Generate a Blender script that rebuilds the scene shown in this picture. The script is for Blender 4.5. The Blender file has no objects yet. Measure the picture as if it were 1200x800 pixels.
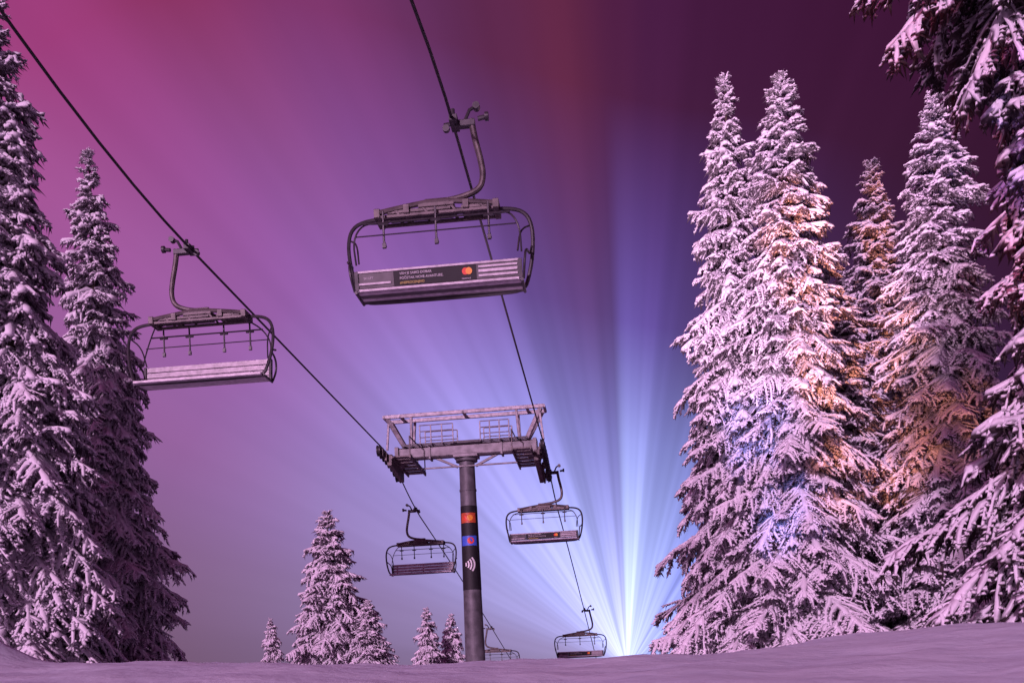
import bpy, math, random
import numpy as np
from mathutils import Vector, Matrix

random.seed(7)
scene = bpy.context.scene
COL = scene.collection
scene.view_settings.view_transform = 'Standard'
scene.view_settings.look = 'None'
scene.view_settings.exposure = 0

# ------------------------------------------------------------ helpers
def s2l(c):
    out = []
    for v in c:
        v = v/255.0
        out.append(v/12.92 if v <= 0.04045 else ((v+0.055)/1.055)**2.4)
    return tuple(out)+(1.0,)

def nd(nt, typ, **kw):
    n = nt.nodes.new(typ)
    for k, v in kw.items():
        setattr(n, k, v)
    return n

def mat_basic(name, col, rough=0.5, metal=0.0, nscale=8.0, namp=0.35, bump=0.0, bscale=30.0):
    m = bpy.data.materials.new(name); m.use_nodes = True
    nt = m.node_tree; b = nt.nodes['Principled BSDF']
    tc = nd(nt, 'ShaderNodeTexCoord')
    no = nd(nt, 'ShaderNodeTexNoise'); no.inputs['Scale'].default_value = nscale
    no.inputs['Detail'].default_value = 6
    nt.links.new(tc.outputs['Object'], no.inputs['Vector'])
    r = nd(nt, 'ShaderNodeValToRGB')
    r.color_ramp.elements[0].position = 0.3; r.color_ramp.elements[1].position = 0.7
    r.color_ramp.elements[0].color = tuple(c*(1-namp) for c in col)+(1,)
    r.color_ramp.elements[1].color = tuple(min(1, c*(1+namp)) for c in col)+(1,)
    nt.links.new(no.outputs['Fac'], r.inputs['Fac'])
    nt.links.new(r.outputs['Color'], b.inputs['Base Color'])
    b.inputs['Roughness'].default_value = rough
    b.inputs['Metallic'].default_value = metal
    if bump > 0:
        n2 = nd(nt, 'ShaderNodeTexNoise'); n2.inputs['Scale'].default_value = bscale
        n2.inputs['Detail'].default_value = 5
        nt.links.new(tc.outputs['Object'], n2.inputs['Vector'])
        bp = nd(nt, 'ShaderNodeBump'); bp.inputs['Strength'].default_value = bump
        bp.inputs['Distance'].default_value = 0.05
        nt.links.new(n2.outputs['Fac'], bp.inputs['Height'])
        nt.links.new(bp.outputs['Normal'], b.inputs['Normal'])
    return m

def mat_snowy(name, lo=-0.25, hi=0.25, needle=(0.09, 0.068, 0.088), amp=1.7):  # default needle tone is lifted and purpled to stand in for ambient fill
    m = bpy.data.materials.new(name); m.use_nodes = True
    nt = m.node_tree; b = nt.nodes['Principled BSDF']
    tc = nd(nt, 'ShaderNodeTexCoord'); ge = nd(nt, 'ShaderNodeNewGeometry')
    sx = nd(nt, 'ShaderNodeSeparateXYZ'); nt.links.new(ge.outputs['Normal'], sx.inputs[0])
    no = nd(nt, 'ShaderNodeTexNoise'); no.inputs['Scale'].default_value = 3.0
    no.inputs['Detail'].default_value = 2; no.inputs['Roughness'].default_value = 0.55
    nt.links.new(tc.outputs['Object'], no.inputs['Vector'])
    a = nd(nt, 'ShaderNodeMath', operation='MULTIPLY_ADD')
    a.inputs[1].default_value = amp; a.inputs[2].default_value = -amp/2
    nt.links.new(no.outputs['Fac'], a.inputs[0])
    s = nd(nt, 'ShaderNodeMath', operation='ADD')
    nt.links.new(sx.outputs['Z'], s.inputs[0]); nt.links.new(a.outputs[0], s.inputs[1])
    mr = nd(nt, 'ShaderNodeMapRange'); mr.inputs['From Min'].default_value = lo
    mr.inputs['From Max'].default_value = hi; mr.clamp = True
    nt.links.new(s.outputs[0], mr.inputs['Value'])
    mx = nd(nt, 'ShaderNodeMix', data_type='RGBA')
    mx.inputs['A'].default_value = needle+(1,)
    mx.inputs['B'].default_value = (0.86, 0.82, 0.90, 1)
    nt.links.new(mr.outputs['Result'], mx.inputs['Factor'])
    nt.links.new(mx.outputs['Result'], b.inputs['Base Color'])
    b.inputs['Roughness'].default_value = 0.9
    return m

M_STEEL = mat_basic('galvanised_steel', (0.28, 0.26, 0.28), 0.5, 0.3, 9, 0.4)
M_ARM = mat_basic('grey_crossarm_steel', (0.16, 0.15, 0.16), 0.5, 0.2, 5, 0.4)
M_BEAM = mat_basic('aged_brown_steel', (0.10, 0.083, 0.083), 0.5, 0.3, 9, 0.4)
M_DARK = mat_basic('dark_painted_steel', (0.045, 0.041, 0.048), 0.45, 0.3, 7, 0.4)
M_SILV = mat_basic('pale_aluminium_slats', (0.50, 0.46, 0.50), 0.5, 0.15, 12, 0.25)
M_GREY = mat_basic('grey_panel', (0.08, 0.075, 0.08), 0.5, 0.2, 6, 0.3)
M_BLACK = mat_basic('black_vinyl', (0.008, 0.008, 0.010), 0.65, 0, 6, 0.3)
M_RUBB = mat_basic('black_rubber', (0.02, 0.02, 0.022), 0.7, 0, 20, 0.3)
M_CABLE = mat_basic('steel_wire_rope', (0.025, 0.022, 0.028), 0.5, 0.4, 40, 0.4)
M_POLE = mat_basic('weathered_pylon_steel', (0.11, 0.11, 0.12), 0.55, 0.1, 3, 0.5, 0.1, 20)
M_WHITE = mat_basic('white_lettering', (0.75, 0.75, 0.75), 0.5, 0, 5, 0.05)
M_DIM = mat_basic('faded_white_lettering', (0.50, 0.47, 0.50), 0.5, 0, 5, 0.05)
M_YELL = mat_basic('yellow_lettering', (0.50, 0.38, 0.08), 0.5, 0, 5, 0.05)
M_RED = mat_basic('logo_red', (0.75, 0.05, 0.02), 0.5, 0, 5, 0.08)
M_ORNG = mat_basic('logo_orange', (0.85, 0.32, 0.03), 0.5, 0, 5, 0.08)
M_BLUE = mat_basic('sticker_blue', (0.05, 0.12, 0.60), 0.5, 0, 5, 0.15)
M_ORED = mat_basic('sticker_orange_red', (0.55, 0.09, 0.03), 0.5, 0, 5, 0.15)
M_BARK = mat_basic('spruce_bark', (0.06, 0.045, 0.035), 0.9, 0, 12, 0.5, 0.8, 18)
M_CROWN = mat_snowy('snow_laden_spruce_boughs', -0.95, 0.0)
M_NEED = mat_snowy('frosted_fill_toned_needles', -0.2, 0.9)  # frost, plus a raised base tone in place of fill light
M_CROWN2 = mat_snowy('shade_toned_spruce_boughs', -0.45, 0.25, (0.04, 0.025, 0.03), 2.0)  # near tree only: less snow and darker base, its dimness put into the colour
M_NEED2 = mat_snowy('shade_toned_spruce_needles', 0.7, 1.4, (0.03, 0.02, 0.022), 2.0)  # dark copy of the needles, shade painted in for the near tree

class MB:
    def __init__(s): s.v = []; s.f = []; s.m = []
    def add(s, vs, fs, mi=0):
        o = len(s.v); s.v += [tuple(p) for p in vs]
        for f in fs:
            s.f.append(tuple(i+o for i in f)); s.m.append(mi)
    def box(s, c, size, mi=0, rot=None, bev=0.0):
        c = Vector(c); hx, hy, hz = [q/2 for q in size]
        R = rot if rot is not None else Matrix.Identity(3)
        b = min(bev if bev else min(hx, hy, hz)*0.25, min(hx, hy, hz)*0.6)
        prof = [(-hy+b, -hz), (hy-b, -hz), (hy, -hz+b), (hy, hz-b), (hy-b, hz), (-hy+b, hz), (-hy, hz-b), (-hy, -hz+b)]
        vs = []
        for x in (-hx, hx):
            for (y, z) in prof: vs.append(c + R @ Vector((x, y, z)))
        fs = [tuple(range(7, -1, -1)), tuple(range(8, 16))]
        for i in range(8):
            j = (i+1) % 8; fs.append((i, j, 8+j, 8+i))
        s.add(vs, fs, mi)
    def beam(s, p0, p1, w, h, mi=0):
        p0 = Vector(p0); p1 = Vector(p1); d = p1-p0; L = d.length; x = d.normalized()
        up = Vector((0, 0, 1)) if abs(x.z) < 0.9 else Vector((0, 1, 0))
        y = up.cross(x).normalized(); z = x.cross(y)
        R = Matrix((x, y, z)).transposed()
        s.box((p0+p1)/2, (L, w, h), mi, R)
    def tube(s, pts, r, n=8, mi=0, closed=False, smooth=0):
        pts = [Vector(p) for p in pts]
        for _ in range(smooth):
            q = []
            N = len(pts)
            rng = range(N) if closed else range(N-1)
            if not closed: q.append(pts[0])
            for i in rng:
                a = pts[i]; b = pts[(i+1) % N]
                q.append(a*0.75+b*0.25); q.append(a*0.25+b*0.75)
            if not closed: q.append(pts[-1])
            pts = q
        N = len(pts); vs = []; prev = None
        for i in range(N):
            if closed: t = pts[(i+1) % N]-pts[i-1]
            else: t = pts[min(i+1, N-1)]-pts[max(i-1, 0)]
            t.normalize()
            if prev is None:
                a = Vector((0, 0, 1)) if abs(t.z) < 0.9 else Vector((0, 1, 0))
                u = t.cross(a).normalized()
            else:
                u = (prev - t*prev.dot(t)).normalized()
            prev = u; w = t.cross(u)
            rr = r(i/(N-1)) if callable(r) else r
            for k in range(n):
                an = 2*math.pi*k/n
                vs.append(pts[i]+u*math.cos(an)*rr+w*math.sin(an)*rr)
        fs = []
        for i in range(N if closed else N-1):
            j = (i+1) % N
            for k in range(n):
                l = (k+1) % n
                fs.append((i*n+k, i*n+l, j*n+l, j*n+k))
        if not closed:
            fs.append(tuple(range(n-1, -1, -1))); fs.append(tuple((N-1)*n+k for k in range(n)))
        s.add(vs, fs, mi)
    def build(s, name, mats, parent=None, smooth=True, dx=0.0):
        me = bpy.data.meshes.new(name); me.from_pydata(s.v, [], s.f)
        for m in mats: me.materials.append(m)
        me.polygons.foreach_set('material_index', s.m)
        me.polygons.foreach_set('use_smooth', [smooth]*len(s.f))
        me.update()
        if smooth:
            try: me.set_sharp_from_angle(angle=math.radians(35))
            except Exception: pass
        ob = bpy.data.objects.new(name, me); COL.objects.link(ob)
        if parent: ob.parent = parent
        ob.location.x = dx
        return ob

def empty(name, loc, rotz=0.0):
    e = bpy.data.objects.new(name, None); e.empty_display_size = 0.5
    e.location = loc; e.rotation_euler = (0, 0, rotz); COL.objects.link(e)
    return e

def text_mesh(name, body, size, mat, parent, loc, rot, align='LEFT'):
    cu = bpy.data.curves.new(name, 'FONT'); cu.body = body; cu.size = size
    cu.align_x = align; cu.extrude = 0.002; cu.offset = size*0.012
    tmp = bpy.data.objects.new('tmp', cu); COL.objects.link(tmp)
    bpy.context.view_layer.update()
    dg = bpy.context.evaluated_depsgraph_get()
    me = bpy.data.meshes.new_from_object(tmp.evaluated_get(dg))
    bpy.data.objects.remove(tmp)
    me.materials.clear(); me.materials.append(mat)
    ob = bpy.data.objects.new(name, me); COL.objects.link(ob)
    ob.parent = parent; ob.location = loc; ob.rotation_euler = rot
    return ob

# ------------------------------------------------------------ ground
def fbm(x, y):
    return (np.sin(x*0.9+1.3*np.sin(y*0.5))*0.5+np.sin(y*1.3+x*0.6+2)*0.3+np.sin(x*2.7-y*1.9)*0.15+np.sin(x*5.3+y*4.1)*0.06)
def ground_h(x, y):
    x = np.asarray(x, float); y = np.asarray(y, float)
    hc = 1.5+np.interp(x, [-40, -20, -6.2, -3, 0, 1.5, 3.1, 4.2, 6.2, 20, 40], [1.2, .6, .38, .25, .13, .12, .17, .28, .36, .5, 1.0])
    hc = hc+0.04*fbm(x*1.6, y*1.2)
    t = np.clip((y+6)/18.0, 0, 1); up = t*t*(3-2*t)
    h = 0.55+(hc-0.55)*up
    t2 = np.clip((y-12.5)/18, 0, 1)
    h = h-0.9*t2*t2*(3-2*t2)
    h = h-0.2*np.clip(y-31, 0, 70)
    h = h+0.03*fbm(x*4+3, y*4)+.010*fbm(x*11, y*10+2)
    h = h+.42*np.exp(-((x+6.2)/.45)**2-((y-11.6)/.6)**2)
    return h
def gh(x, y): return float(ground_h(x, y))

def spaced(n, a, far):
    t = np.linspace(-1, 1, n)
    return np.sinh(t*a)/np.sinh(a)*far
xs = spaced(340, 6.6, 1600); ys = spaced(360, 6.6, 1600)+10
X, Y = np.meshgrid(xs, ys); Z = ground_h(X, Y)
nv = X.size; W = len(xs); Hn = len(ys)
me = bpy.data.meshes.new('snow_ground')
me.vertices.add(nv); me.vertices.foreach_set('co', np.stack([X.ravel(), Y.ravel(), Z.ravel()], 1).ravel())
i, j = np.meshgrid(np.arange(W-1), np.arange(Hn-1)); a = (j*W+i).ravel()
q = np.stack([a, a+1, a+W+1, a+W], 1).ravel()
me.loops.add(len(q)); me.loops.foreach_set('vertex_index', q)
me.polygons.add(len(q)//4); me.polygons.foreach_set('loop_start', np.arange(0, len(q), 4))
me.update(calc_edges=True); me.polygons.foreach_set('use_smooth', [True]*(len(q)//4))
g = bpy.data.objects.new('snow_ground', me); COL.objects.link(g)
g['kind'] = 'structure'
ms = bpy.data.materials.new('snow'); ms.use_nodes = True; nt = ms.node_tree; b = nt.nodes['Principled BSDF']
tc = nd(nt, 'ShaderNodeTexCoord')
n1 = nd(nt, 'ShaderNodeTexNoise'); n1.inputs['Scale'].default_value = 1.6; n1.inputs['Detail'].default_value = 8; n1.inputs['Roughness'].default_value = 0.55
nt.links.new(tc.outputs['Object'], n1.inputs['Vector'])
rp = nd(nt, 'ShaderNodeValToRGB'); rp.color_ramp.elements[0].color = (0.72, 0.80, 0.93, 1); rp.color_ramp.elements[1].color = (0.80, 0.87, 0.97, 1)
rp.color_ramp.elements[0].position = .3; rp.color_ramp.elements[1].position = .7
nt.links.new(n1.outputs['Fac'], rp.inputs['Fac']); nt.links.new(rp.outputs['Color'], b.inputs['Base Color'])
b.inputs['Roughness'].default_value = 0.7
bp = nd(nt, 'ShaderNodeBump'); bp.inputs['Strength'].default_value = 0.6; bp.inputs['Distance'].default_value = 0.10
nt.links.new(n1.outputs['Fac'], bp.inputs['Height']); nt.links.new(bp.outputs['Normal'], b.inputs['Normal'])
me.materials.append(ms)

# ------------------------------------------------------------ spruce boughs
def make_branch(L, rng):
    V = []; F = []; MI = []
    def add(vs, fs, m):
        o = len(V); V.extend(vs)
        for f in fs: F.append((f[0]+o, f[1]+o, f[2]+o)); MI.append(m)
    def tube(p, r, n, m, flat=0.8):
        p = np.array(p); N = len(p); vs = []; ph = rng.uniform(0, 6)
        for i in range(N):
            t = p[min(i+1, N-1)]-p[max(i-1, 0)]; t = t/(np.linalg.norm(t)+1e-9)
            u = np.cross(t, [0, 0, 1.0]); u /= (np.linalg.norm(u)+1e-9); w = np.cross(u, t)
            for k in range(n):
                an = ph+2*math.pi*k/n; rr = r[i]*rng.uniform(0.7, 1.3)
                vs.append(p[i]+u*math.cos(an)*rr+w*math.sin(an)*rr*flat)
        vs.append(p[-1]+(p[-1]-p[-2])*0.4)
        fs = []
        for i in range(N-1):
            for k in range(n):
                l = (k+1) % n; a, b, c, d = i*n+k, i*n+l, (i+1)*n+l, (i+1)*n+k
                fs += [(a, c, b), (a, d, c)]
        for k in range(n): fs.append(((N-1)*n+k, N*n, (N-1)*n+(k+1) % n))
        add(vs, fs, m)
    def frame(d):
        d = np.array(d, float); d = d/np.linalg.norm(d)
        a = (0, 0, 1.0) if abs(d[2]) < .9 else (1.0, 0, 0)
        u = np.array([d[1]*a[2]-d[2]*a[1], d[2]*a[0]-d[0]*a[2], d[0]*a[1]-d[1]*a[0]]); u /= np.linalg.norm(u)
        w = np.array([d[1]*u[2]-d[2]*u[1], d[2]*u[0]-d[0]*u[2], d[0]*u[1]-d[1]*u[0]])
        return d, u, w
    def cone(p, d, ln, r, m):
        d, u, w = frame(d)
        add([p+u*r, p-u*r*.5+w*r*.87, p-u*r*.5-w*r*.87, p+d*ln], [(0, 1, 3), (1, 2, 3), (2, 0, 3)], m)
    def clump(p, d, ln, r, m):
        d, u, w = frame(d); c = p+d*ln*rng.uniform(.4, .65); a, b_, e = rng.uniform(.7, 1.3, 3)*r
        add([p, c+u*a, c-u*b_*.5+w*b_*.87, c-u*e*.5-w*e*.87, p+d*ln],
            [(0, 2, 1), (0, 3, 2), (0, 1, 3), (1, 2, 4), (2, 3, 4), (3, 1, 4)], m)
    curve = rng.uniform(0.26, 0.46); lat = rng.uniform(-.12, .12)
    def ax(t): return np.array([L*t, lat*L*t*t, L*(0.06*t-curve*t**1.7)+0.07*L*max(0, t-.8)])
    na = max(4, int(L/0.2))
    tube([ax(k/na) for k in range(na+1)], [0.07+0.025*math.sin(k*2.1) for k in range(na+1)], 5, 0)
    nt_ = max(3, int(L*0.95/0.15))
    for k in range(nt_):
        t = 0.10+0.90*(k+rng.uniform(0, .6))/nt_; t = min(t, 1.0)
        for sd in (-1, 1):
            if rng.random() < 0.06: continue
            tl = (0.40*L*(1-t)**0.7*min(1, t*3+.3)+0.14)*rng.uniform(.6, 1.25); tl = min(tl, 0.85)
            fw = rng.uniform(.3, .95); dz = rng.uniform(.3, 1.1)
            ns = max(2, int(tl/0.17))
            base = ax(t)
            def pt(s): return base+np.array([fw*tl*s, sd*.78*tl*s*(1-.15*s), -dz*tl*s**1.4])
            pts = [pt(s_/ns)+np.array(rng.normal(0, .015, 3)) for s_ in range(ns+1)]
            rad = [(.062-.024*(s_/ns))*rng.uniform(.7, 1.3) for s_ in range(ns+1)]
            tube(pts, rad, 3, 0, .85)
            td = np.array([fw, sd*.78, -dz*.8])
            nm = max(2, int(tl/0.085))
            for c in range(nm):
                for s2 in (-1, 1):
                    if rng.random() < .10: continue
                    s = (c+rng.uniform(.2, 1))/nm; q = pt(s)
                    side = np.array([-sd*.78, fw, 0])*s2
                    dd = td*rng.uniform(.3, 1)+side*rng.uniform(.5, 1.1)+np.array([0, 0, rng.uniform(-.8, .05)])
                    clump(q, dd, rng.uniform(.09, .18)*(1.15-.4*s), rng.uniform(.030, .048), 0)
            for c in range(2+int(tl*4)):
                q = pt(rng.uniform(0, 1))+np.array([0, 0, -.04])
                dd = [rng.uniform(-.2, .6), sd*rng.uniform(-.5, .7), rng.uniform(-1.4, -.5)]
                cone(q, dd, rng.uniform(.12, .25), rng.uniform(.02, .035), 1)
    return np.array(V), np.array(F), np.array(MI)

rng = np.random.default_rng(11)
TEMPL = {}
for L in (0.45, 0.9, 1.5, 2.2, 3.0):
    TEMPL[L] = [make_branch(L, rng) for _ in range(4)]

def crown_mesh(name, H, R, seed, power=0.85, base=0.0, spacing=0.29, profile=None, extra=(), dens=1.0, mats=None):
    r_ = np.random.default_rng(seed)
    VV = []; FF = []; MM = []; off = 0
    def put(L, az, pitch, z, cx=0.0, cy=0.0):
        nonlocal off
        key = min(TEMPL, key=lambda k: abs(k-L)); v, f, m = TEMPL[key][r_.integers(4)]
        s = L/key
        v = v*s
        cp, sp = math.cos(pitch), math.sin(pitch)
        roll = r_.uniform(-.25, .25)
        cr, sr = math.cos(roll), math.sin(roll)
        v = np.stack([v[:, 0], v[:, 1]*cr-v[:, 2]*sr, v[:, 1]*sr+v[:, 2]*cr], 1)
        v = np.stack([v[:, 0]*cp-v[:, 2]*sp, v[:, 1], v[:, 0]*sp+v[:, 2]*cp], 1)
        ca, sa = math.cos(az), math.sin(az)
        v = np.stack([v[:, 0]*ca-v[:, 1]*sa+cx, v[:, 0]*sa+v[:, 1]*ca+cy, v[:, 2]+z], 1)
        VV.append(v); FF.append(f+off); MM.append(m); off += len(v)
    z = base+0.5; az0 = 0
    bulge = [r_.uniform(.85, 1.15) for _ in range(40)]
    while z < H-0.15:
        h = z/H
        if profile: rad = profile(z)
        else: rad = R*min(1.0, (1-h)**power*1.08)*bulge[int(h*39)]
        rad = max(rad, .13)
        nb = int(np.clip((4+rad*3.6)*dens, 4, 13))
        az0 += r_.uniform(.5, 1.2)
        for k in range(nb):
            if r_.random() < .05: continue
            L = rad*r_.uniform(.70, 1.18)
            pitch = math.radians(np.interp(h, [0, .5, .85, 1.0], [-20, -14, 3, 50])+r_.normal(0, 8))
            put(L, az0+2*math.pi*k/nb+r_.normal(0, .18), pitch, z+r_.uniform(-.16, .16))
        z += spacing*(0.55+.75*min(1, rad/1.5))
    for (L, azd, pd, zz) in extra:
        put(L, math.radians(azd), math.radians(pd), zz)
    for k in range(4): put(.24, k*1.6, math.radians(70), H-.35+.03*k)
    V = np.concatenate(VV); F = np.concatenate(FF); Mi = np.concatenate(MM)
    me = bpy.data.meshes.new(name)
    me.vertices.add(len(V)); me.vertices.foreach_set('co', V.astype(np.float32).ravel())
    me.loops.add(F.size); me.loops.foreach_set('vertex_index', F.astype(np.int32).ravel())
    me.polygons.add(len(F)); me.polygons.foreach_set('loop_start', np.arange(0, F.size, 3, dtype=np.int32))
    for mt in (mats or (M_CROWN, M_NEED)): me.materials.append(mt)
    me.polygons.foreach_set('material_index', Mi.astype(np.int32))
    me.polygons.foreach_set('use_smooth', np.ones(len(F), bool))
    me.update(calc_edges=True)
    return me

def trunk_mesh(name, H, r0):
    m = MB(); n = 14
    pts = [(0.03*math.sin(k*.9), 0.03*math.cos(k*.7), H*k/n-.3*(k == 0)) for k in range(n+1)]
    m.tube(pts, lambda t: r0*(1-t)**.9*(1+.5*max(0, .06-t)/.06)+.015, 10)
    me = bpy.data.meshes.new(name); me.from_pydata(m.v, [], m.f); me.materials.append(M_BARK)
    me.polygons.foreach_set('use_smooth', [True]*len(m.f)); me.update()
    return me

def near_profile(z):
    return float(np.interp(z, [0, .8, 1.8, 2.8, 3.6, 4.6, 6.6, 7.6, 8.8, 10, 11.2, 13, 15], [2.3, 2.5, 2.4, 1.9, 1.6, 1.45, 1.4, 1.4, 1.7, 2.4, 2.6, 1.6, .2]))
VAR = {
 'A': (18.0, crown_mesh('crown', 18, 3.0, 1, power=.8), trunk_mesh('trunk', 17.9, .24)),
 'B': (18.0, crown_mesh('crown', 18, 2.9, 2, power=.72), trunk_mesh('trunk', 17.9, .24)),
 'C': (12.0, crown_mesh('crown', 12, 3.9, 3, power=.8, dens=1.1), trunk_mesh('trunk', 11.9, .2)),
 'D': (15.0, crown_mesh('crown', 15, 2.4, 4, power=.9), trunk_mesh('trunk', 14.9, .22)),
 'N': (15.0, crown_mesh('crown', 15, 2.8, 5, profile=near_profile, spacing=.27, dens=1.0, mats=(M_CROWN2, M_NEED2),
        extra=[(3.1, 180, -26, 9.9), (3.0, 188, -34, 9.5), (2.8, 200, -20, 10.3), (2.9, 190, -14, 2.0), (2.9, 160, -10, 2.3)]), trunk_mesh('trunk', 14.9, .27)),
}

def tree(var, x, y, topz, label, wide=1.0, rot=0.0):
    H, cm, tm = VAR[var]
    bz = gh(x, y)-0.15
    s = (topz-bz)/H
    e = empty('spruce_tree', (x, y, bz), rot)
    for nm, me in (('trunk', tm), ('crown', cm)):
        o = bpy.data.objects.new(nm, me); COL.objects.link(o); o.parent = e
        o.scale = (s*wide, s*wide, s)
    e['label'] = label; e['category'] = 'tree'; e['group'] = 'snow-covered spruces beside the ski run'
    return e

T_TALL = 'tall snow-laden spruce beside the ski slope'
tree('D', -9.75, 20, 15.6, 'tall pink-lit spruce heavy with snow beside the slope', 1.0, .4)
tree('A', -9.67, 24, 14.6, T_TALL, .95, 2.1)
tree('C', -8.04, 45, 9.3, 'medium bushy spruce covered in snow behind the crest', 1.0, 1.0)
tree('C', -6.25, 44, 5.1, 'small snowy spruce behind the snow crest', 1.1, 3.3)
tree('C', -12.0, 50, 4.9, 'small snowy spruce behind the snow crest', .65, 5.0)
tree('C', -5.0, 60, 5.8, 'small snowy spruce behind the snow crest', .72, .3)
tree('C', -3.65, 62, 5.5, 'small snowy spruce behind the snow crest', .72, 2.6)
tree('A', 6.68, 28, 18.1, 'very tall spruce with white snowy boughs', .95, .9)
tree('B', 7.85, 26.6, 17.3, 'very tall snowy spruce lit with orange and blue patches', 1.05, 3.0)
tree('A', 13.0, 34, 18.6, T_TALL, 1.15, 3.7)
tree('B', 12.1, 27, 16.8, T_TALL, 1.15, 5.2)
tree('B', 10.4, 30, 13.2, T_TALL, 1.2, 1.2)
tree('N', 7.6, 12.6, 16.0, 'nearby large spruce with drooping snowy boughs, shade put into their colour', 1.0, 0)

# ------------------------------------------------------------ lift line
TWR = Vector((-1.19, 33.0, 0))
AC = Vector((1, -0.117, 0)).normalized()
D1 = Vector((0.1005, 1, -0.017)); D2 = Vector((0.1345, 1, -0.235))
CZ = 8.98; GA = 2.59
def cable_pt(side, y):
    P = TWR+AC*GA*side; P.z = CZ
    t = y-P.y
    k = 1.4
    if t <= -k: q = P+D1*t
    elif t >= k: q = P+D2*t
    else:
        s = (t+k)/(2*k); a = P-D1*k; c = P+D2*k
        q = a*(1-s)**2+P*2*s*(1-s)+c*s*s
    if t > .2: q.z -= .44*(1-math.exp(-((t-.2)/2.0)**1.5))*math.exp(-max(0, t-4)/8)
    y0 = 17.6 if side < 0 else 14.04
    d = max(0, y0-y); b_ = d*d if d < 8 else 64+16*(d-8)
    if side < 0: q.z += .018*b_
    else: q.x -= .012*b_
    return q
for side, lb in ((1, 'steel haul cable carrying chairs with advertising panels'), (-1, 'steel haul cable carrying plain returning chairs')):
    m = MB()
    yy = list(np.linspace(-30, 31, 60))+list(np.linspace(31.4, 37, 20))+list(np.linspace(37.5, 130, 40))
    m.tube([cable_pt(side, y) for y in yy], 0.022, 8)
    o = m.build('haul_cable', [M_CABLE]); o['label'] = lb; o['category'] = 'cable'; o['group'] = 'haul cables of the ski lift'

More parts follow.
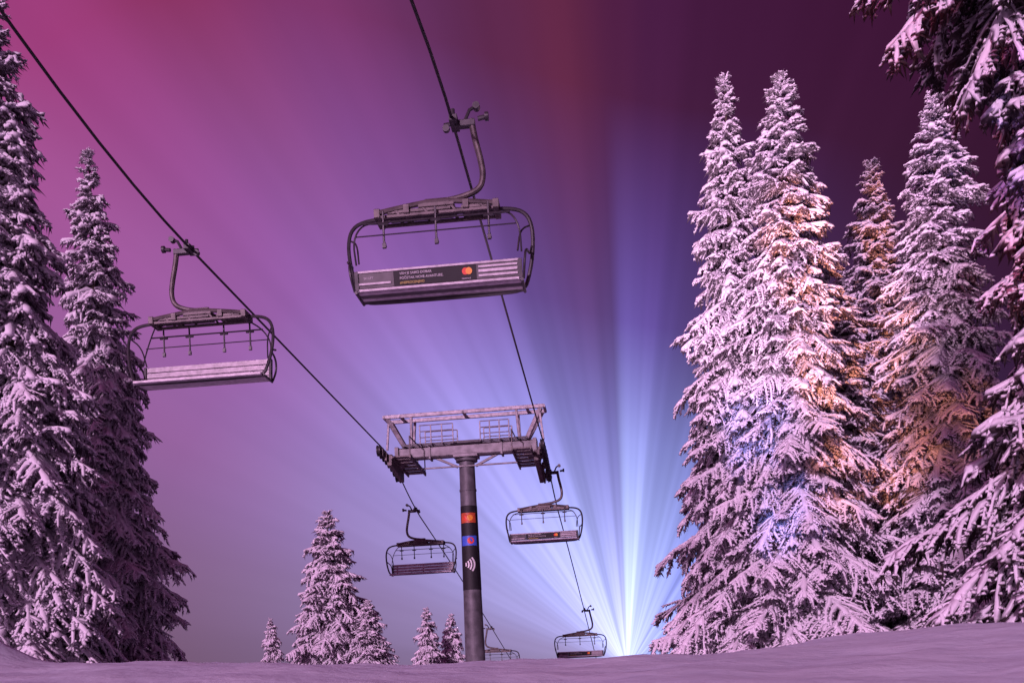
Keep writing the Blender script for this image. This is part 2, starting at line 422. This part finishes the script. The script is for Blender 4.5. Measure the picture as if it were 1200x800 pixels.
# ------------------------------------------------------------ chairs
def chair_master(sx, fy, sign):
    """sx: side on which hanger arm bulges, fy=-1 backrest toward camera."""
    E = empty('ski_lift_chair', (0, 0, 0)); P = []
    OX = -.27*sx if sign else -.12*sx
    m = MB()  # grip
    m.box((0.02*sx, 0, 0.0), (.11, .32, .10)); m.box((.17*sx, 0, -.03), (.28, .10, .10))
    m.tube([(.02*sx, -.13, .02), (.02*sx, -.13, .12)], .03, 8); m.tube([(.02*sx, .13, .02), (.02*sx, .13, .12)], .03, 8)
    m.tube([(.16*sx, 0, .0), (.24*sx, 0, .16), (.36*sx, 0, .22)], .025, 8)
    m.tube([(.34*sx, -.05, .2), (.34*sx, .05, .2)], .05, 12)
    m.tube([(.36*sx, -.05, 0.0), (.50*sx, -.05, 0.02)], .033, 10); m.tube([(.46*sx, -.05, 0.02), (.51*sx, -.05, 0.02)], .06, 12)
    m.tube([(-.13*sx, 0, -.02), (0, 0, -.01)], .03, 8); m.tube([(-.10*sx, -.03, -.07), (-.10*sx, .03, -.07)], .05, 12)
    P.append(m.build('cable_grip', [M_DARK], E))
    m = MB()
    m.tube([(.26*sx, 0, .02), (.30*sx, 0, -.25), (.37*sx, 0, -.55), (.40*sx, 0, -.78), (.34*sx, 0, -.97), (.16*sx+OX*.4, 0, -1.06), (OX, 0, -1.09)], lambda t: .046-.005*t, 10, smooth=2)
    m.box((OX, 0, -1.10), (.34, .14, .08))
    P.append(m.build('hanger_arm', [M_BEAM], E))
    m = MB()
    for dy in (-.14, .14):
        m.tube([(-.86, dy, -1.24), (-.45, dy, -1.18), (0, dy, -1.13), (.45, dy, -1.18), (.86, dy, -1.24)], .038, 8, smooth=1)
        m.beam((-.84, dy, -1.30), (.84, dy, -1.30), .045, .045)
        for x in (-.6, -.2, .2, .6): m.beam((x, dy, -1.2), (x+.08, dy, -1.30), .035, .035)
    m.box((0, 0, -1.19), (.5, .34, .06)); m.box((-.25, 0, -1.24), (.9, .30, .05)); m.box((.55, 0, -1.25), (.4, .30, .05))
    for x in (-.84, -.42, .42, .84): m.box((x, 0, -1.19-.08*abs(x)), (.08, .38, .13))
    P.append(m.build('crossbeam', [M_BEAM], E, dx=OX))
    m = MB()
    prof = [(.55, 0, -1.26), (1.02, 0, -1.26), (1.25, -.02, -1.34), (1.33, -.05, -1.56), (1.31, -.1, -1.90), (1.24, -.16, -2.18), (1.17, -.18, -2.35), (.9, -.18, -2.38)]
    prof = [(x, y*fy, z) for x, y, z in prof]
    loop = prof+[(-x, y, z) for x, y, z in reversed(prof)]
    m.tube(loop, .028, 8, closed=True, smooth=2)
    for sg in (-1, 1):
        m.tube([(1.31*sg, .08*fy, -1.86), (1.27*sg, -.1*fy, -1.90), (1.24*sg, .28*fy, -1.95), (1.22*sg, .34*fy, -2.15), (1.19*sg, .22*fy, -2.35)], .018, 8, smooth=2)
        m.tube([(1.17*sg, .24*fy, -2.365), (1.17*sg, -.22*fy, -2.365)], .022, 8)
        m.tube([(1.30*sg, -.06*fy, -1.5), (1.16*sg, .1*fy, -1.62), (1.12*sg, .2*fy, -1.95)], .013, 8, smooth=2)
    P.append(m.build('side_frame', [M_DARK], E, dx=OX))
    m = MB()  # raised restraint bar with foot rests
    for sg in (-1, 1):
        m.tube([(.84*sg, .0, -1.32), (1.04*sg, .24*fy, -1.42), (1.17*sg, .30*fy, -1.66), (1.17*sg, .15*fy, -1.95)], .013, 6, smooth=2)
    m.tube([(-1.04, .24*fy, -1.42), (1.04, .24*fy, -1.42)], .013, 6)
    m.tube([(-1.15, .26*fy, -1.60), (1.15, .26*fy, -1.60)], .009, 6)
    for x in ((-.74, 0, .74) if sign else (-.8, -.32, .32, .8)):
        m.tube([(x, .24*fy, -1.26), (x, .24*fy, -1.68), (x+.02, .22*fy, -1.76)], .016, 6)
        m.tube([(x-.07, .24*fy, -1.44), (x+.07, .24*fy, -1.44)], .024, 6)
        m.box((x, .23*fy, -1.74), (.05, .04, .07))
    P.append(m.build('restraint_bar', [M_DARK], E, dx=OX))
    m = MB()
    if sign:
        for k, mi in enumerate((1, 0, 1, 0)):
            m.box((0, (-.18+.10*k)*fy, -2.35+.004*k), (2.30, .086, .035), mi)
    else:
        for k in range(5):
            m.box((0, (-.26+.112*k)*fy, -2.36+.006*k), (2.30, .096, .045), 0 if k != 1 else 1)
    for x in (-1.0, -.35, .35, 1.0): m.box((x, -.03*fy, -2.322), (.05, .40, .03), 1)
    P.append(m.build('seat', [M_SILV, M_GREY], E, smooth=False, dx=OX))
    m = MB()
    yb = .20*fy; yt = .25*fy; hb = -2.34; ht = -2.09 if sign else -1.97
    ang = math.atan2(abs(yt-yb), ht-hb)
    rot = Matrix.Rotation(-ang*fy, 3, 'X')
    def bp_(f): return yb+(yt-yb)*f, hb+(ht-hb)*f
    if sign:
        y, z = bp_(.52); m.box((-.04, y, z), (1.16, .03, .20), 1, rot)
        m.box((-.885, y+.0*fy, z), (.52, .026, .20), 3, rot); m.box((.84, y, z), (.60, .026, .20), 3, rot)
        y, z = bp_(.97); m.box((0, y+.006*fy, z), (2.32, .045, .03), 0, rot)
        y, z = bp_(.03); m.box((0, y+.006*fy, z), (2.32, .045, .035), 0, rot)
        for q_, h_ in ((.30, .034), (.54, .04), (.76, .03)):
            y, z = bp_(q_); m.box((.84, y+.014*fy, z), (.54, .03, h_), 0, rot)
        y, z = bp_(.34); m.box((-.90, y+.014*fy, z), (.46, .03, .03), 0, rot)
        y, z = bp_(.5)
        for x in (-1.15, 1.15): m.box((x, y+.008*fy, z), (.05, .06, .26), 2, rot)
    else:
        for f in (.08, .36, .64, .92):
            y, z = bp_(f); m.box((0, y, z), (2.30, .035, .090), 0, rot)
        for x in (-1.0, 0, 1.0):
            y, z = bp_(.5); m.box((x, y+.03*fy, z), (.05, .03, .34), 2, rot)
        for x in (-1.16, 1.16): m.box((x, y-.01, z), (.04, .08, .40), 2, rot)
    BR = m.build('backrest', [M_SILV, M_BLACK, M_DARK, M_GREY], E, smooth=False, dx=OX); P.append(BR)
    if sign:
        def at(f, x, d=.0175):
            y, z = bp_(f)
            return (x, y-math.cos(ang)*d, z-math.sin(ang)*d)
        rotE = (math.radians(90)+ang, 0, 0)
        P.append(text_mesh('lettering', 'VRH JE SAMO DOBAR', .047, M_DIM, BR, at(.70, -.54), rotE))
        P.append(text_mesh('lettering', 'PO\u010cETAK NOVE AVANTURE.', .047, M_DIM, BR, at(.46, -.54), rotE))
        P.append(text_mesh('lettering', '#NEPROCENJIVO', .045, M_YELL, BR, at(.22, -.54), rotE))
        P.append(text_mesh('lettering', 'SKI LIFT', .04, M_DIM, BR, at(.60, -1.05), rotE))
        lg = MB()
        def ring(cx, r, mi, dd):
            vs = []
            for k in range(24):
                a = 2*math.pi*k/24; f = .60+(r*math.sin(a))/(ht-hb)
                vs.append(at(f, cx+r*math.cos(a), dd))
            lg.add(vs, [tuple(range(24))], mi)
        ring(.385, .046, 0, .019); ring(.435, .046, 1, .021)
        P.append(lg.build('logo', [M_RED, M_ORNG], BR, smooth=False))
        P.append(text_mesh('lettering', 'mastercard', .028, M_DIM, BR, at(.2, .33), rotE))
    return E, P

def place(E, P, side, y, label, copy=True):
    pt = cable_pt(side, y); d = D1 if y < 33 else D2
    rz = -math.atan2(d.x, d.y)
    if copy:
        mp = {}
        N = E.copy(); COL.objects.link(N); mp[E] = N
        for o in P:
            c = o.copy(); COL.objects.link(c); mp[o] = c
        for o in P: mp[o].parent = mp[o.parent]
    else: N = E
    N.location = pt; N.rotation_euler = (0, 0, rz)
    N['label'] = label; N['category'] = 'chairlift chair'; N['group'] = 'ski lift chairs hanging from the haul cables'
    return N

ER, PR = chair_master(1, -1, True)
EL, PL = chair_master(-1, 1, False)
lr = 'empty ski lift chair with black advertising panel hanging from cable'
ll = 'empty ski lift chair with pale slatted seat hanging from cable'
place(ER, PR, 1, 34.3, lr); place(ER, PR, 1, 50.9, lr); place(ER, PR, 1, 14.04, lr, False)
place(EL, PL, -1, 36.9, ll); place(EL, PL, -1, 54.0, 'empty ski lift chair half hidden behind the snow crest'); place(EL, PL, -1, 17.6, ll, False)

# ------------------------------------------------------------ pylon
bz = gh(TWR.x, TWR.y)
py = empty('lift_pylon', (TWR.x, TWR.y, 0), math.atan2(AC.y, AC.x))
py.location.z = bz
py['label'] = 'dark steel ski lift pylon with crossarm, sheaves and stickers'; py['category'] = 'ski lift pylon'
def zz(z): return z-bz
m = MB()
m.tube([(0, 0, -.3), (0, 0, zz(2)), (0, 0, zz(5)), (0, 0, zz(8.75))], lambda t: .37-.115*t, 28)
m.tube([(0, 0, zz(8.60)), (0, 0, zz(8.68))], .36, 28)
m.tube([(0, 0, zz(7.62)), (0, 0, zz(7.68))], .285, 28)
pole = m.build('pole', [M_POLE], py)
def polr(z):
    t = [(-.3, 0), (zz(2), 1/3), (zz(5), 2/3), (zz(8.75), 1)]
    return .37-.115*float(np.interp(z, [a for a, _ in t], [b_ for _, b_ in t]))
def wrap(name, z0, z1, mat, a0, a1, off, lab=None):
    mm = MB(); n = 28; vs = []
    for zq in (z0, z1):
        for k in range(n+1):
            a = a0+(a1-a0)*k/n; r = polr(zz(zq))+off
            vs.append((r*math.cos(a), r*math.sin(a), zz(zq)))
    mm.add(vs, [(k, k+1, n+2+k, n+1+k) for k in range(n)])
    o = mm.build(name, [mat], pole)
    if lab: o['label'] = lab
    return o
F0 = -math.pi/2
wrap('pylon_wrap', 4.35, 7.12, M_BLACK, F0-2.9, F0+2.9, .006)
wrap('sticker', 6.55, 6.88, M_ORED, F0-.95, F0+.95, .012, 'orange-red sticker with two circles')
wrap('sticker', 5.80, 6.12, M_BLUE, F0-.95, F0+.95, .012, 'blue sticker with red circle')
def pole_disc(mm, cx, cz, r, off, mi):
    n = 20; vs = []
    for k in range(n):
        x = cx+r*math.cos(2*math.pi*k/n); z = cz+r*math.sin(2*math.pi*k/n); R_ = polr(zz(z))+off
        vs.append((x, -math.sqrt(R_*R_-x*x), zz(z)))
    mm.add(vs, [tuple(range(n))], mi)
mm = MB(); pole_disc(mm, -.06, 6.71, .10, .020, 0); pole_disc(mm, .06, 6.71, .10, .026, 1)
mm.build('sticker_logo', [M_RED, M_ORNG], pole, smooth=False)
mm = MB(); pole_disc(mm, .06, 5.96, .11, .020, 0)
mm.build('sticker_logo', [M_RED, M_ORNG], pole, smooth=False)
mm = MB()
for r in (.09, .18, .27, .36):
    vs = []
    for k in range(13):
        a = -.66+1.32*k/12
        for rr in (r-.025, r+.025):
            x = -.21+rr*math.cos(a); z = 5.18+rr*math.sin(a)
            R_ = polr(zz(z))+.016; vs.append((x, -math.sqrt(max(R_*R_-x*x, 0)), zz(z)))
    mm.add(vs, [(2*k, 2*k+1, 2*k+3, 2*k+2) for k in range(12)])
mm.build('wave_symbol', [M_WHITE], pole, smooth=False)
# crossarm
m = MB()
m.beam((-2.35, 0, zz(8.98)), (2.35, 0, zz(8.98)), .38, .38)
m.beam((-.5, 0, zz(9.23)), (.5, 0, zz(9.23)), .36, .12)
m.box((0, 0, zz(8.78)), (.8, .6, .12))
for sg in (-1, 1):
    m.box((sg*1.2, 0, zz(8.98)), (.06, .46, .48)); m.box((sg*2.3, 0, zz(8.9)), (.12, .56, .58))
    m.beam((sg*.3, 0, zz(8.45)), (sg*1.1, 0, zz(8.83)), .08, .08)
m.beam((-1.5, -.25, zz(8.42)), (1.7, -.25, zz(8.42)), .05, .05)
m.build('crossarm', [M_ARM], py)
m = MB()  # lifting frame above
zt = zz(10.18)
for dy in (-.34, .34): m.beam((-2.66, dy, zt), (2.66, dy, zt), .08, .12)
for x in (-2.66, -2.1, 0, 2.1, 2.66): m.beam((x, -.38, zt-.005), (x, .38, zt-.005), .08, .09)
for sg in (-1, 1):
    for dy in (-.3, .3):
        m.beam((sg*2.55, dy, zt-.05), (sg*2.05, dy*.5, zz(9.20)), .10, .14)
        m.beam((sg*1.75, dy, zt-.05), (sg*1.80, dy*.5, zz(9.20)), .08, .11)
    m.beam((sg*2.5, -.3, zt-.05), (sg*2.60, -.3, zz(9.1)), .07, .07)
m.build('lifting_frame', [M_STEEL], py)
for sg in (-1, 1):
    m = MB(); xa, xb = (.35, 1.45) if sg < 0 else (.55, 1.5)
    for q in range(4):
        x = xa+(xb-xa)*q/3
        m.tube([(sg*x, -.45, zz(9.2)), (sg*x, -.45, zz(9.80))], .020, 6)
        m.beam((sg*x, -.45, zz(9.2)), (sg*x, .45, zz(9.2)), .04, .03)
        if q in (0, 3): m.tube([(sg*x, .45, zz(9.2)), (sg*x, .45, zz(9.80))], .020, 6)
    for z in (9.40, 9.60, 9.80): m.tube([(sg*xa, -.45, zz(z)), (sg*xb, -.45, zz(z))], .018, 6)
    for z in (9.50, 9.80): m.tube([(sg*xa, .45, zz(z)), (sg*xb, .45, zz(z))], .018, 6)
    m.build('railing', [M_STEEL], py)
m = MB()
for k in range(9): m.beam((-2.1, -.45+.1125*k, zz(9.205)), (2.1, -.45+.1125*k, zz(9.205)), .03, .02)
m.build('catwalk', [M_DARK], py)
for sg in (-1, 1):
    pts = []
    for k in range(8):
        yl = -1.26+.36*k
        c = cable_pt(sg, TWR.y+yl); loc = c-Vector((TWR.x, TWR.y, bz))
        pts.append((loc.dot(AC), loc.dot(Vector((-AC.y, AC.x, 0))), loc.z-.20))
    m = MB()
    for k in range(0, 8, 2):
        a, b_ = pts[k], pts[k+1]
        m.beam((a[0]-.09*sg, a[1], a[2]-.04), (b_[0]-.09*sg, b_[1], b_[2]-.04), .05, .20)
    for k in (0, 4):
        a, b_ = pts[k], pts[k+3]
        m.beam((a[0]-.15*sg, a[1]+.2, a[2]-.14), (b_[0]-.15*sg, b_[1]-.2, b_[2]-.14), .06, .26)
    m.beam((pts[1][0]-.24*sg, pts[1][1], pts[1][2]-.22), (pts[6][0]-.24*sg, pts[6][1], pts[6][2]-.22), .14, .36)
    m.beam((sg*2.0, 0, zz(8.85)), (sg*2.5, 0, zz(8.6)), .34, .34)
    for q in range(6):
        m.box((sg*(1.95), -1.1+.42*q, zz(8.66-.02*q)), (.66, .28, .05))
    for dx in (-.3, .3): m.beam((sg*1.95+dx, -1.25, zz(8.67)), (sg*1.95+dx, 1.25, zz(8.55)), .05, .14)
    for q in (-1.2, 0, 1.2):
        m.tube([(sg*1.65, q, zz(8.6)), (sg*1.65, q, zz(9.3))], .02, 6)
    m.tube([(sg*1.65, -1.2, zz(9.3)), (sg*1.65, 1.2, zz(9.3))], .02, 6)
    sa = m.build('sheave_assembly', [M_BEAM], py)
    wm = MB()
    wm.tube([(-.05, 0, 0), (.05, 0, 0)], .155, 20, 0); wm.tube([(-.06, 0, 0), (-.03, 0, 0)], .174, 20, 1); wm.tube([(.03, 0, 0), (.06, 0, 0)], .174, 20, 1); wm.tube([(-.08, 0, 0), (.08, 0, 0)], .05, 10, 1)
    w0 = wm.build('sheave_wheel', [M_RUBB, M_DARK], sa); w0.location = pts[0]
    for k in range(1, 8):
        w = w0.copy(); COL.objects.link(w); w.parent = sa; w.location = pts[k]

# ------------------------------------------------------------ world
w = bpy.data.worlds.new('World'); scene.world = w; w.use_nodes = True
nt = w.node_tree; nt.nodes.clear()
out = nd(nt, 'ShaderNodeOutputWorld'); bg = nd(nt, 'ShaderNodeBackground'); nt.links.new(bg.outputs[0], out.inputs[0])
tc = nd(nt, 'ShaderNodeTexCoord')
nrm = nd(nt, 'ShaderNodeVectorMath', operation='NORMALIZE'); nt.links.new(tc.outputs['Generated'], nrm.inputs[0])
S = Vector((0.116, 1, 0.0)).normalized(); E1 = Vector((S.y, -S.x, 0)); E2 = Vector((0, 0, 1))
def dot(v):
    n = nd(nt, 'ShaderNodeVectorMath', operation='DOT_PRODUCT'); n.inputs[1].default_value = v
    nt.links.new(nrm.outputs[0], n.inputs[0]); return n.outputs['Value']
def mth(op, a, b=None, c=None, clamp=False):
    n = nd(nt, 'ShaderNodeMath', operation=op); n.use_clamp = clamp
    for k, q in enumerate((a, b, c)):
        if q is None: continue
        if isinstance(q, (int, float)): n.inputs[k].default_value = q
        else: nt.links.new(q, n.inputs[k])
    return n.outputs[0]
da, db, dc = dot(E1), dot(E2), dot(S)
phi = mth('ABSOLUTE', mth('ARCTAN2', db, da))
pos = mth('DIVIDE', phi, math.pi)
rho = mth('ARCCOSINE', mth('MINIMUM', dc, 0.99999))
def ramp(stops, fac):
    r = nd(nt, 'ShaderNodeValToRGB'); cr = r.color_ramp; cr.interpolation = 'EASE'
    P_ = [(max(0, min(1, (a-2.5)/180)), s2l(c)) for a, c in stops]
    cr.elements[0].position = P_[0][0]; cr.elements[0].color = P_[0][1]
    cr.elements[1].position = P_[-1][0]; cr.elements[1].color = P_[-1][1]
    for p, c in P_[1:-1]:
        e = cr.elements.new(p); e.color = c
    nt.links.new(fac, r.inputs['Fac']); return r.outputs['Color']
far = ramp([(0, (42, 12, 42)), (55, (54, 16, 46)), (70, (62, 19, 54)), (80, (67, 22, 60)), (88, (72, 25, 66)), (91, (78, 28, 66)), (96, (98, 38, 70)), (101, (96, 40, 78)), (107, (100, 46, 92)), (116, (126, 54, 108)), (124, (138, 52, 100)), (132, (158, 62, 124)), (140, (168, 80, 144)), (150, (160, 90, 150)), (163, (140, 94, 136)), (176, (122, 88, 110)), (182, (110, 80, 98))], pos)
mid = ramp([(0, (45, 20, 70)), (60, (60, 30, 88)), (78, (82, 58, 140)), (86, (98, 76, 176)), (90.8, (106, 88, 188)), (92.6, (78, 56, 134)), (97, (86, 62, 142)), (104, (108, 84, 172)), (112, (126, 98, 186)), (125, (142, 108, 194)), (140, (148, 108, 184)), (155, (144, 104, 164)), (170, (130, 98, 138)), (182, (114, 86, 116))], pos)
near = ramp([(0, (70, 60, 140)), (60, (100, 110, 215)), (80, (140, 155, 238)), (88, (160, 178, 248)), (91, (164, 182, 248)), (92.8, (124, 124, 208)), (97, (134, 136, 220)), (106, (158, 164, 244)), (130, (166, 166, 242)), (150, (162, 152, 216)), (166, (148, 130, 180)), (182, (130, 108, 146))], pos)
def mixc(f, a, b, bt='MIX'):
    n = nd(nt, 'ShaderNodeMix', data_type='RGBA'); n.blend_type = bt
    if isinstance(f, (int, float)): n.inputs['Factor'].default_value = f
    else: nt.links.new(f, n.inputs['Factor'])
    for nm, q in (('A', a), ('B', b)):
        if isinstance(q, tuple): n.inputs[nm].default_value = q
        else: nt.links.new(q, n.inputs[nm])
    return n.outputs['Result']
def mrange(v, a, b, c, d, typ='SMOOTHSTEP'):
    n = nd(nt, 'ShaderNodeMapRange'); n.interpolation_type = typ; n.clamp = True
    nt.links.new(v, n.inputs['Value'])
    for nm, q in (('From Min', a), ('From Max', b), ('To Min', c), ('To Max', d)): n.inputs[nm].default_value = q
    return n.outputs['Result']
rs = mth('MULTIPLY', rho, mrange(phi, 1.40, 2.3, 1.22, .84))
c1 = mixc(mrange(rs, .12, .40, 0, 1, 'LINEAR'), near, mid)
c2 = mixc(mrange(rs, .27, .62, 0, 1, 'LINEAR'), c1, far)
def noise1(scale, detail, seed):
    n = nd(nt, 'ShaderNodeTexNoise', noise_dimensions='2D'); n.inputs['Scale'].default_value = 1
    n.inputs['Detail'].default_value = detail
    cx = nd(nt, 'ShaderNodeCombineXYZ'); nt.links.new(mth('MULTIPLY', phi, scale), cx.inputs[0])
    nt.links.new(mth('MULTIPLY_ADD', rho, .35, seed), cx.inputs[1])
    nt.links.new(cx.outputs[0], n.inputs['Vector']); return n.outputs['Fac']
nb = noise1(8, 2, 3.3); nb2 = noise1(22, 1.5, 11.7)
ampb = mth('MULTIPLY', mrange(rho, .05, .7, .90, .22), mrange(phi, 1.9, 2.8, 1, .22))
ampf = mth('MULTIPLY', mrange(rho, .03, .5, .65, .10), mrange(phi, 1.9, 2.8, 1, .18))
beam = mth('ADD', mth('MULTIPLY_ADD', mth('SUBTRACT', nb, .5), ampb, 1.0), mth('MULTIPLY', mth('SUBTRACT', nb2, .5), ampf))
c3 = mixc(1.0, c2, beam, 'MULTIPLY')
g1 = mth('MULTIPLY', mth('EXPONENT', mth('MULTIPLY', rho, -9.5)), mth('MULTIPLY', beam, mrange(phi, 1.8, 2.9, 1, .22)))
vb = mth('EXPONENT', mth('MULTIPLY', mth('POWER', mth('DIVIDE', mth('SUBTRACT', phi, 1.46), .42), 2.0), -1.0))
g2 = mth('MULTIPLY', mth('MULTIPLY', mth('EXPONENT', mth('MULTIPLY', rho, -13.0)), vb), beam)
gs = mth('ADD', mth('MULTIPLY', g1, .85), mth('MULTIPLY', g2, .75))
glow = mixc(1.0, (0.56, 0.61, 0.88, 1), gs, 'MULTIPLY')
c4 = mixc(1.0, c3, glow, 'ADD')
nt.links.new(c4, bg.inputs['Color']); bg.inputs['Strength'].default_value = 1.0
w.cycles.sampling_method = 'MANUAL'; w.cycles.sample_map_resolution = 512

# ------------------------------------------------------------ lights
def look(o, d): o.rotation_euler = Vector(d).to_track_quat('-Z', 'Y').to_euler()
sl = bpy.data.lights.new('floodlight_sun', 'SUN'); sl.energy = 2.7; sl.angle = math.radians(2.5); sl.color = (1.0, .59, .92)
so = bpy.data.objects.new('floodlight_sun', sl); COL.objects.link(so); look(so, (0.40, 1.0, -0.26))
def spot(name, loc, tgt, e, col, size, scale, lo, hi, seed, blend=.8):
    l = bpy.data.lights.new(name, 'SPOT'); l.energy = e; l.color = col; l.spot_size = math.radians(size); l.spot_blend = blend; l.shadow_soft_size = .15
    o = bpy.data.objects.new(name, l); COL.objects.link(o); o.location = loc
    look(o, Vector(tgt)-Vector(loc))
    if scale:
        l.use_nodes = True; t = l.node_tree; em = t.nodes['Emission']
        tcn = nd(t, 'ShaderNodeTexCoord'); n = nd(t, 'ShaderNodeTexNoise'); n.inputs['Scale'].default_value = scale; n.inputs['Detail'].default_value = 1
        mp = nd(t, 'ShaderNodeMapping'); mp.inputs['Location'].default_value = (seed, seed, 0)
        t.links.new(tcn.outputs['Normal'], mp.inputs['Vector']); t.links.new(mp.outputs[0], n.inputs['Vector'])
        r = nd(t, 'ShaderNodeMapRange'); r.inputs['From Min'].default_value = lo; r.inputs['From Max'].default_value = hi
        t.links.new(n.outputs['Fac'], r.inputs['Value']); t.links.new(r.outputs['Result'], em.inputs['Strength'])
    return o
spot('pink_floodlight', (-2.5, 12, 2.2), (9.0, 28, 16.5), 24000, (1, .60, .86), 44, 0, 0, 0, 0, 1.0)
PJ = (2.0, 10, 2.2)
for tg, sz, en in (((8.2, 25.2, 12.0), 11, 38000), ((9.0, 25.3, 9.2), 12, 30000), ((9.2, 25.3, 6.2), 10, 14000), ((11.6, 26, 7.6), 9, 9000)):
    spot('salmon_projector', PJ, tg, en, (1, .34, .20), sz, 24, .36, .60, tg[2])
for tg, sz in (((6.5, 26, 7.6), 9), ((7.2, 25.5, 5.2), 8)):
    spot('blue_projector', (-1, 10, 2.2), tg, 11000, (.22, .30, 1), sz, 24, .36, .62, tg[0])
spot('crimson_projector', (1.0, 4, 1.2), (6.0, 12.6, 8.3), 5000, (1, .10, .20), 34, 12, .46, .60, 2.2)
spot('violet_projector', (.5, 4, 1.2), (6.0, 12.6, 8.3), 5000, (.2, .2, 1), 34, 12, .50, .62, 7.9)
spot('salmon_projector', (1.0, 4, 1.2), (6.6, 12.2, 5.2), 3200, (1, .34, .20), 22, 14, .46, .62, 4.4)

# ------------------------------------------------------------ camera
cam = bpy.data.cameras.new('camera'); co = bpy.data.objects.new('camera', cam); COL.objects.link(co)
cam.sensor_width = 36; cam.lens = 35; cam.clip_end = 5000; cam.shift_y = 390/1200; cam.clip_start = .05
co.matrix_world = Matrix.Translation((0, 0, 1.5)) @ Matrix.Rotation(math.radians(90), 4, 'X') @ Matrix.Rotation(math.radians(-2.5), 4, 'Z')
scene.camera = co
